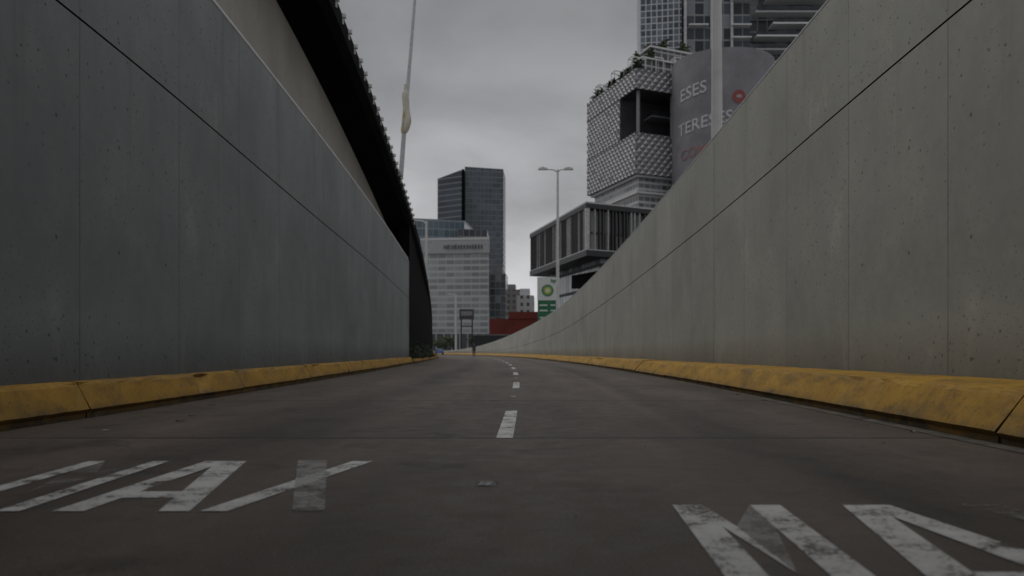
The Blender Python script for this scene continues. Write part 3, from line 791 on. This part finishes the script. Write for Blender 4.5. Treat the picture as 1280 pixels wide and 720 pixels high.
tC = bld('office_block', 'pale grey panelled office block with a rooftop sign', 'building',
    [('facade', [(-34.5, 303), (-8.6, 300), (-9.6, 325), (-33, 326)], 0, 42.8, M_wc),
     ('parapet', [(-34.7, 302.7), (-8.4, 299.7), (-9.4, 325.2), (-33.2, 326.2)], 42.8, 43.7, M_white),
     ('sign_band', [(-34.6, 302.6), (-8.4, 299.6), (-8.4, 300.5), (-34.6, 303.4)], 37.8, 42.6, plain('sign_band', (.36, .37, .37), .6)),
     ('entrance_storey', [(-34.8, 302.4), (-8.3, 299.4), (-8.3, 300.6), (-34.8, 303.6)], 0, 7.5, curtain('ent', (.05, .06, .065), (.3, .3, .3), 3, 7.5, .5, .8, .4))], (-20, 310, 0))
mb = MB(); r = random.Random(4); x = -25.5; M_sgn = plain('rooftop_sign', (.12, .12, .12), .6)
while x < -11.0:
    w = r.uniform(.35, .8)
    y = 299.3 + (-8.4 - x) * 3 / 26
    mb.box(x, y, 40.2, w, .2, r.uniform(1.2, 1.7)); x += w + r.uniform(.25, .5)
mb.obj('rooftop_sign', M_sgn, tC)
bld('dark_office_block', 'dark narrow office block with banded floors', 'building',
    [('curtain_wall', rect(-28, -8, 380, 20), 0, 38, M_g2), ('roof_storey', rect(-24, -12, 384, 12), 38, 41.5, M_grey)], (-8, 385, 0))
bld('apartment_block', 'brownish mid rise apartment block', 'building',
    [('wall', rect(-10, 12, 420, 20), 0, 33.5, curtain('apt', (.06, .06, .065), (.2, .18, .17), 3.0, 3.1, 1.5, 1.5, .4, .4)),
     ('roof_storey', rect(-6, 4, 424, 10), 33.5, 36.5, M_grey)], (0, 430, 0))
bld('white_house_block', 'white rendered block with dark windows', 'building',
    [('wall', rect(6, 27, 330, 16), 0, 24, curtain('wh', (.05, .05, .055), (.45, .45, .44), 2.6, 3.0, 1.5, 1.6, .4, .4)),
     ('roof_storey', rect(10, 22, 333, 8), 24, 27, M_white)], (5, 335, 0))
M_redw = plain('red_render', (0.15, 0.024, 0.016), .8, 0, .3, .15)
bld('red_building', 'low dark red rendered commercial building', 'building',
    [('wall', rect(-28, 32, 230, 18), 0, 10.2, M_redw), ('parapet', rect(-4, 32.4, 229.8, 18.4), 10.2, 12.2, M_redw),
     ('shopfront', rect(-26, 10, 229.7, 1), 0, 3.6, M_darkglass)], (0, 235, 0))
bld('boundary_wall', 'long dark boundary wall beside the road', 'wall',
    [('wall', rect(-48, -4, 218, 1), 0, 5.2, M_black), ('coping', rect(-48.3, -3.8, 217.9, 1.2), 5.2, 5.4, M_grey)], (-5, 218, 0))
bld('distant_block', 'low pale distant building behind the trees', 'building',
    [('wall', rect(-112, -88, 420, 20), 0, 15, curtain('dp', (.1, .11, .12), (.33, .33, .33), 3, 3.2, 1.2, 1.4, .4, .4)),
     ('roof_storey', rect(-104, -94, 424, 9), 15, 17.5, M_grey)], (-42, 430, 0))

gn = empty('sign_gantry', (-11.4, 205, 0), 'dark two legged gantry carrying a boxed sign', 'gantry')
mb = MB(); mb.box(-13.0, 205, 5.2, .35, .35, 10.4); mb.obj('leg', M_black, gn)
mb = MB(); mb.box(-10.2, 205, 5.2, .35, .35, 10.4); mb.obj('leg', M_black, gn)
mb = MB(); mb.box(-11.6, 205, 10.3, 3.7, .9, 2.6); mb.obj('sign_box', plain('sign_box', (.05, .05, .05), .5), gn)
mb = MB(); mb.box(-11.6, 204.5, 10.5, 2.9, .06, 1.1); mb.obj('sign_panel', M_grey, gn)
mb = MB(); mb.box(-11.6, 205, 7.2, 2.4, .25, .25); mb.obj('cross_beam', M_black, gn)

def car(x, y):
    e = empty('car', (x, y, 0), 'small blue hatchback driving along the far road', 'car')
    Mb = plain('car_blue', (.03, .12, .34), .3)
    mb = MB(); pr = [(-.85, .35), (.85, .35), (.88, .75), (.80, .95), (-.80, .95), (-.88, .75)]
    cab = [(-.78, .95), (.78, .95), (.62, 1.45), (-.62, 1.45)]
    def loft(pr, y0, y1, y0t, y1t, zt):
        f0 = [(x + px, y + (y0t if pz >= zt else y0), pz) for px, pz in pr]; f1 = [(x + px, y + (y1t if pz >= zt else y1), pz) for px, pz in pr]
        n = len(pr)
        for i in range(n): mb.face([f0[i], f0[(i + 1) % n], f1[(i + 1) % n], f1[i]])
        mb.face(f0[::-1]); mb.face(f1)
    loft(pr, -2, 2, -1.9, 1.7, .9); loft(cab, -1.8, 1.1, -1.4, .4, 1.4); mb.obj('body', Mb, e)
    mb = MB(); mb.face([(x - .66, y - 1.79, 1.0), (x + .66, y - 1.79, 1.0), (x + .56, y - 1.45, 1.4), (x - .56, y - 1.45, 1.4)]); mb.obj('rear_window', M_darkglass, e)
    for sx in (-.8, .8):
        for sy in (-1.25, 1.25):
            mb = MB(); mb.tube([(x + sx - .1, y + sy, .32), (x + sx + .1, y + sy, .32)], [.32, .32], 14); mb.obj('wheel', M_black, e)
        mb = MB(); mb.box(x + sx * .88, y - 2.0, .8, .25, .06, .14); mb.obj('tail_light', M_red, e)
car(-17.2, 190)

# ------------------------------------------------------------------ vegetation
b = NB('foliage'); o = b.obj(); n = b.noise(o, 1.2, 3)
M_fol = b.fin(b.mix(b.ramp(n, .35, .65), (0.02, 0.035, 0.015), (0.07, 0.10, 0.035)), .7)
M_bark = plain('bark', (.08, .06, .045), .9)
def tree(x, y, h, rad, seed, label, leaves=1100):
    r = random.Random(seed); e = empty('tree', (x, y, 0), label, 'tree', 'trees beside the road')
    mb = MB(); th = h * .45
    mb.tube([(x, y, 0), (x + .1, y, th * .5), (x - .05, y, th), (x, y + .1, h * .75)], [.09 * rad + .05, .07 * rad + .03, .05 * rad + .02, .03], 8)
    cl = []
    for i in range(7):
        a = r.uniform(0, 6.28); rr = r.uniform(.3, .85) * rad; zz = r.uniform(h * .5, h * .92)
        p = (x + math.cos(a) * rr, y + math.sin(a) * rr, zz); cl.append((p, r.uniform(.35, .6) * rad))
        mb.tube([(x, y, th * .9), ((x + p[0]) / 2, (y + p[1]) / 2, (th + zz) / 2), p], [.05, .035, .015], 6)
    mb.obj('trunk', M_bark, e, True)
    mb = MB()
    for i in range(leaves):
        p, R_ = r.choice(cl); d = Vector((r.gauss(0, 1), r.gauss(0, 1), r.gauss(0, .8))).normalized() * R_ * r.uniform(.3, 1.05)
        c = Vector(p) + d; s = r.uniform(.06, .13) * rad * .8
        u = Vector((r.gauss(0, 1), r.gauss(0, 1), r.gauss(0, 1))).normalized(); w = u.orthogonal().normalized()
        mb.face([c - u * s, c + w * s * .6, c + u * s, c - w * s * .6])
    mb.obj('crown', M_fol, e)
for tx, ty, h_, rd, sd in ((-19.0, 224, 4.9, 2.4, 1), (-20.6, 228, 4.2, 2.0, 2), (-17.0, 232, 4.4, 1.9, 3), (-12.0, 236, 5.4, 2.2, 4)):
    tree(tx, ty, h_, rd, sd, 'small dark leafy tree beside the road')

def spiky(x, y, z, s, seed):
    r = random.Random(seed); mb = MB()
    for i in range(46):
        a = r.uniform(0, 6.28); el = r.uniform(.1, 1.4); L = s * r.uniform(.6, 1.1)
        d = Vector((math.cos(a) * math.cos(el), math.sin(a) * math.cos(el), math.sin(el)))
        b0 = Vector((x, y, z + r.uniform(0, s * .7))); side = d.cross(Vector((0, 0, 1))).normalized() * .13 * s
        m_ = b0 + d * L * .6; t_ = b0 + d * L + Vector((0, 0, -L * .3))
        mb.face([b0 - side * .4, b0 + side * .4, m_ + side, m_ - side]); mb.face([m_ - side, m_ + side, t_])
    mb.tube([(x, y, z), (x, y, z + s * .7)], [.1 * s, .06 * s], 6)
    o = mb.obj('roof_plant', M_fol); tag(o, 'spiky green plant on the roof terrace', 'plant', 'plants on the roof terraces')
for i, (a, c, z, s) in enumerate(((.02, .03, 64.5, 2.0), (.1, .05, 64.5, 1.5), (.22, .03, 64.5, 1.7), (.34, .04, 64.5, 2.0), (.47, .03, 64.5, 1.6), (.6, .05, 64.5, 2.2), (.74, .03, 64.5, 1.8), (.88, .05, 64.5, 2.3), (.95, .08, 64.5, 1.6),
                                  (.1, .2, 67.95, 2.2), (.3, .16, 67.95, 1.8), (.2, .12, 67.95, 2.0), (.2, .4, 71.55, 2.6), (.28, .3, 71.55, 2.0), (.18, .6, 71.55, 2.4), (.3, .7, 71.55, 2.2), (.02, .5, 64.5, 2.2), (.03, .75, 64.5, 2.0))):
    p = F0 + (F1 - F0) * a + (F3 - F0) * c; spiky(p.x, p.y, z, s, 20 + i)
M_weed = plain('weed_leaves', (.02, .027, .012), .8)
def bush(x, y, z, s, seed, label):
    r = random.Random(seed); mb = MB()
    for i in range(900):
        d = Vector((r.gauss(0, .45), r.gauss(0, .6), abs(r.gauss(0, .4)))) * s; c = Vector((x, y, z)) + d
        u = Vector((r.gauss(0, 1), r.gauss(0, 1), r.gauss(0, 1))).normalized(); w = u.orthogonal().normalized(); q = r.uniform(.05, .1) * s
        mb.face([c - u * q, c + w * q * .6, c + u * q, c - w * q * .6])
    tag(mb.obj('bush', M_weed), label, 'bush')
bush(cx(45) - left_wall(45) + 0.25, 44.5, 0.3, 0.8, 8, 'small dark weed clump growing on the kerb')
bush(cx(52) - left_wall(52) + 0.2, 52.0, 0.3, 0.65, 9, 'small dark weed clump growing on the kerb')
bush(cx(60) - left_wall(60) + 0.2, 60.0, 0.3, 0.6, 10, 'small dark weed clump growing on the kerb')

# ------------------------------------------------------------------ person
def person(x, y):
    e = empty('person', (x, y, 0), 'person in dark clothing walking along the road', 'person')
    V = [(0, 0, .95), (0, 0, 1.15), (0, 0.01, 1.38), (0, 0.01, 1.5), (0, -.01, 1.60), (0, -.01, 1.70),
         (-.18, 0, 1.40), (-.23, .08, 1.14), (-.22, -.02, .92), (-.21, -.06, .83),
         (.18, 0, 1.40), (.24, -.06, 1.14), (.22, -.2, .95), (.21, -.24, .87),
         (-.09, 0, .90), (-.1, -.16, .52), (-.1, -.2, .09), (-.1, -.34, .04),
         (.09, 0, .90), (.1, .08, .50), (.1, .36, .14), (.1, .28, .04)]
    E = [(0, 1), (1, 2), (2, 3), (3, 4), (4, 5), (2, 6), (6, 7), (7, 8), (8, 9), (2, 10), (10, 11), (11, 12), (12, 13),
         (0, 14), (14, 15), (15, 16), (16, 17), (0, 18), (18, 19), (19, 20), (20, 21)]
    R_ = [.15, .13, .16, .055, .095, .085, .065, .045, .035, .035, .065, .045, .035, .035, .095, .065, .045, .035, .095, .065, .045, .035]
    for hand in (9, 13):
        hx, hy, hz = V[hand]
        for k, L in enumerate((.06, .075, .08, .075)):
            V.append((hx, hy - .03 + k * .02, hz - L)); E.append((hand, len(V) - 1)); R_.append(.009)
        V.append((hx * .9, hy - .05, hz - .03)); E.append((hand, len(V) - 1)); R_.append(.01)
    me = bpy.data.meshes.new('body'); me.from_pydata(V, E, []); o = bpy.data.objects.new('body', me); COL.objects.link(o); o.parent = e
    sm = o.modifiers.new('Skin', 'SKIN'); o.modifiers.new('Sub', 'SUBSURF').levels = 1; o.modifiers['Sub'].render_levels = 2
    for i, rr in enumerate(R_): me.skin_vertices[0].data[i].radius = (rr, rr * (.75 if i in (0, 1, 2) else 1))
    me.skin_vertices[0].data[0].use_root = True
    b = NB('person_surface'); z = b.sep(b.obj())[2]
    c = b.mix(b.m('GREATER_THAN', z, .93), (0.015, .016, .022), (.03, .03, .032)); c = b.mix(b.m('GREATER_THAN', z, 1.49), c, (.25, .15, .1))
    me.materials.append(b.fin(c, .8))
    mb = MB()
    for i in range(6):
        for j in range(12):
            def P(a, b2):
                th = a / 6 * 1.7; ph = b2 / 12 * 6.283
                return (x + .105 * math.sin(th) * math.cos(ph), y + .02 + .115 * math.sin(th) * math.sin(ph), 1.66 + .125 * math.cos(th))
            mb.face([P(i, j), P(i + 1, j), P(i + 1, j + 1), P(i, j + 1)])
    mb.obj('hair', M_black, e, True)
person(-4.75, 100)

# ------------------------------------------------------------------ world : overcast sky
w = bpy.data.worlds.new('World'); scene.world = w; w.use_nodes = True; nt = w.node_tree
bgn = nt.nodes['Background']
class WB(NB):
    def __init__(self): self.nt = nt
b = WB()
tc = b.n('ShaderNodeTexCoord').outputs['Generated']; X, Y_, Z = b.sep(tc)
zc = b.m('MAXIMUM', Z, 0.0)
den = b.m('ADD', zc, 0.45)
pl = b.comb(b.m('DIVIDE', X, den), b.m('DIVIDE', Y_, den), b.m('MULTIPLY', zc, 1.5))
n1 = b.noise(pl, 2.6, 6, 0.5, 0.25)
base = b.m('ADD', b.ramp(Z, 0.03, 0.38, 0.54, 0.22), b.ramp(Z, 0.45, 0.85, 0.0, 0.72))
cl = b.ramp(n1, 0.34, 0.66, 0.76, 1.24)
val = b.m('MULTIPLY', base, cl)
sc = b.n('ShaderNodeVectorMath', operation='SCALE'); sc.inputs[0].default_value = (0.985, 0.985, 1.01); b.set(sc.inputs['Scale'], val)
sky = b.n('ShaderNodeTexSky'); sky.sky_type = 'NISHITA'; sky.sun_disc = False
SUN_EL, SUN_AZ = math.radians(50), math.radians(-50)
sky.sun_elevation = SUN_EL; sky.sun_rotation = SUN_AZ
ad = b.n('ShaderNodeVectorMath', operation='MULTIPLY_ADD'); b.set(ad.inputs[0], sky.outputs[0]); ad.inputs[1].default_value = (.003, .003, .003); b.set(ad.inputs[2], sc.outputs[0])
nt.links.new(ad.outputs[0], bgn.inputs[0]); bgn.inputs[1].default_value = 1.0

sl = bpy.data.lights.new('sun', 'SUN'); sl.energy = 0.5; sl.angle = math.radians(20); sl.color = (1, .97, .93)
so = bpy.data.objects.new('sun', sl); COL.objects.link(so)
d = Vector((math.sin(SUN_AZ) * math.cos(SUN_EL), math.cos(SUN_AZ) * math.cos(SUN_EL), math.sin(SUN_EL)))
so.rotation_euler = d.to_track_quat('Z', 'Y').to_euler(); so.location = (0, 0, 60)

# ------------------------------------------------------------------ camera
cam = bpy.data.cameras.new('camera'); co = bpy.data.objects.new('camera', cam); COL.objects.link(co)
co.location = (0, 0, H); co.rotation_euler = (math.pi / 2, 0, 0)
cam.sensor_width = 36; cam.lens = 1000 / 1280 * 36; cam.shift_y = 80 / 1280
cam.clip_end = 9000; cam.clip_start = .05
cam.dof.use_dof = True; cam.dof.focus_distance = 8; cam.dof.aperture_fstop = 2.0
scene.camera = co
scene.view_settings.view_transform = 'Standard'; scene.view_settings.look = 'None'; scene.view_settings.exposure = 0
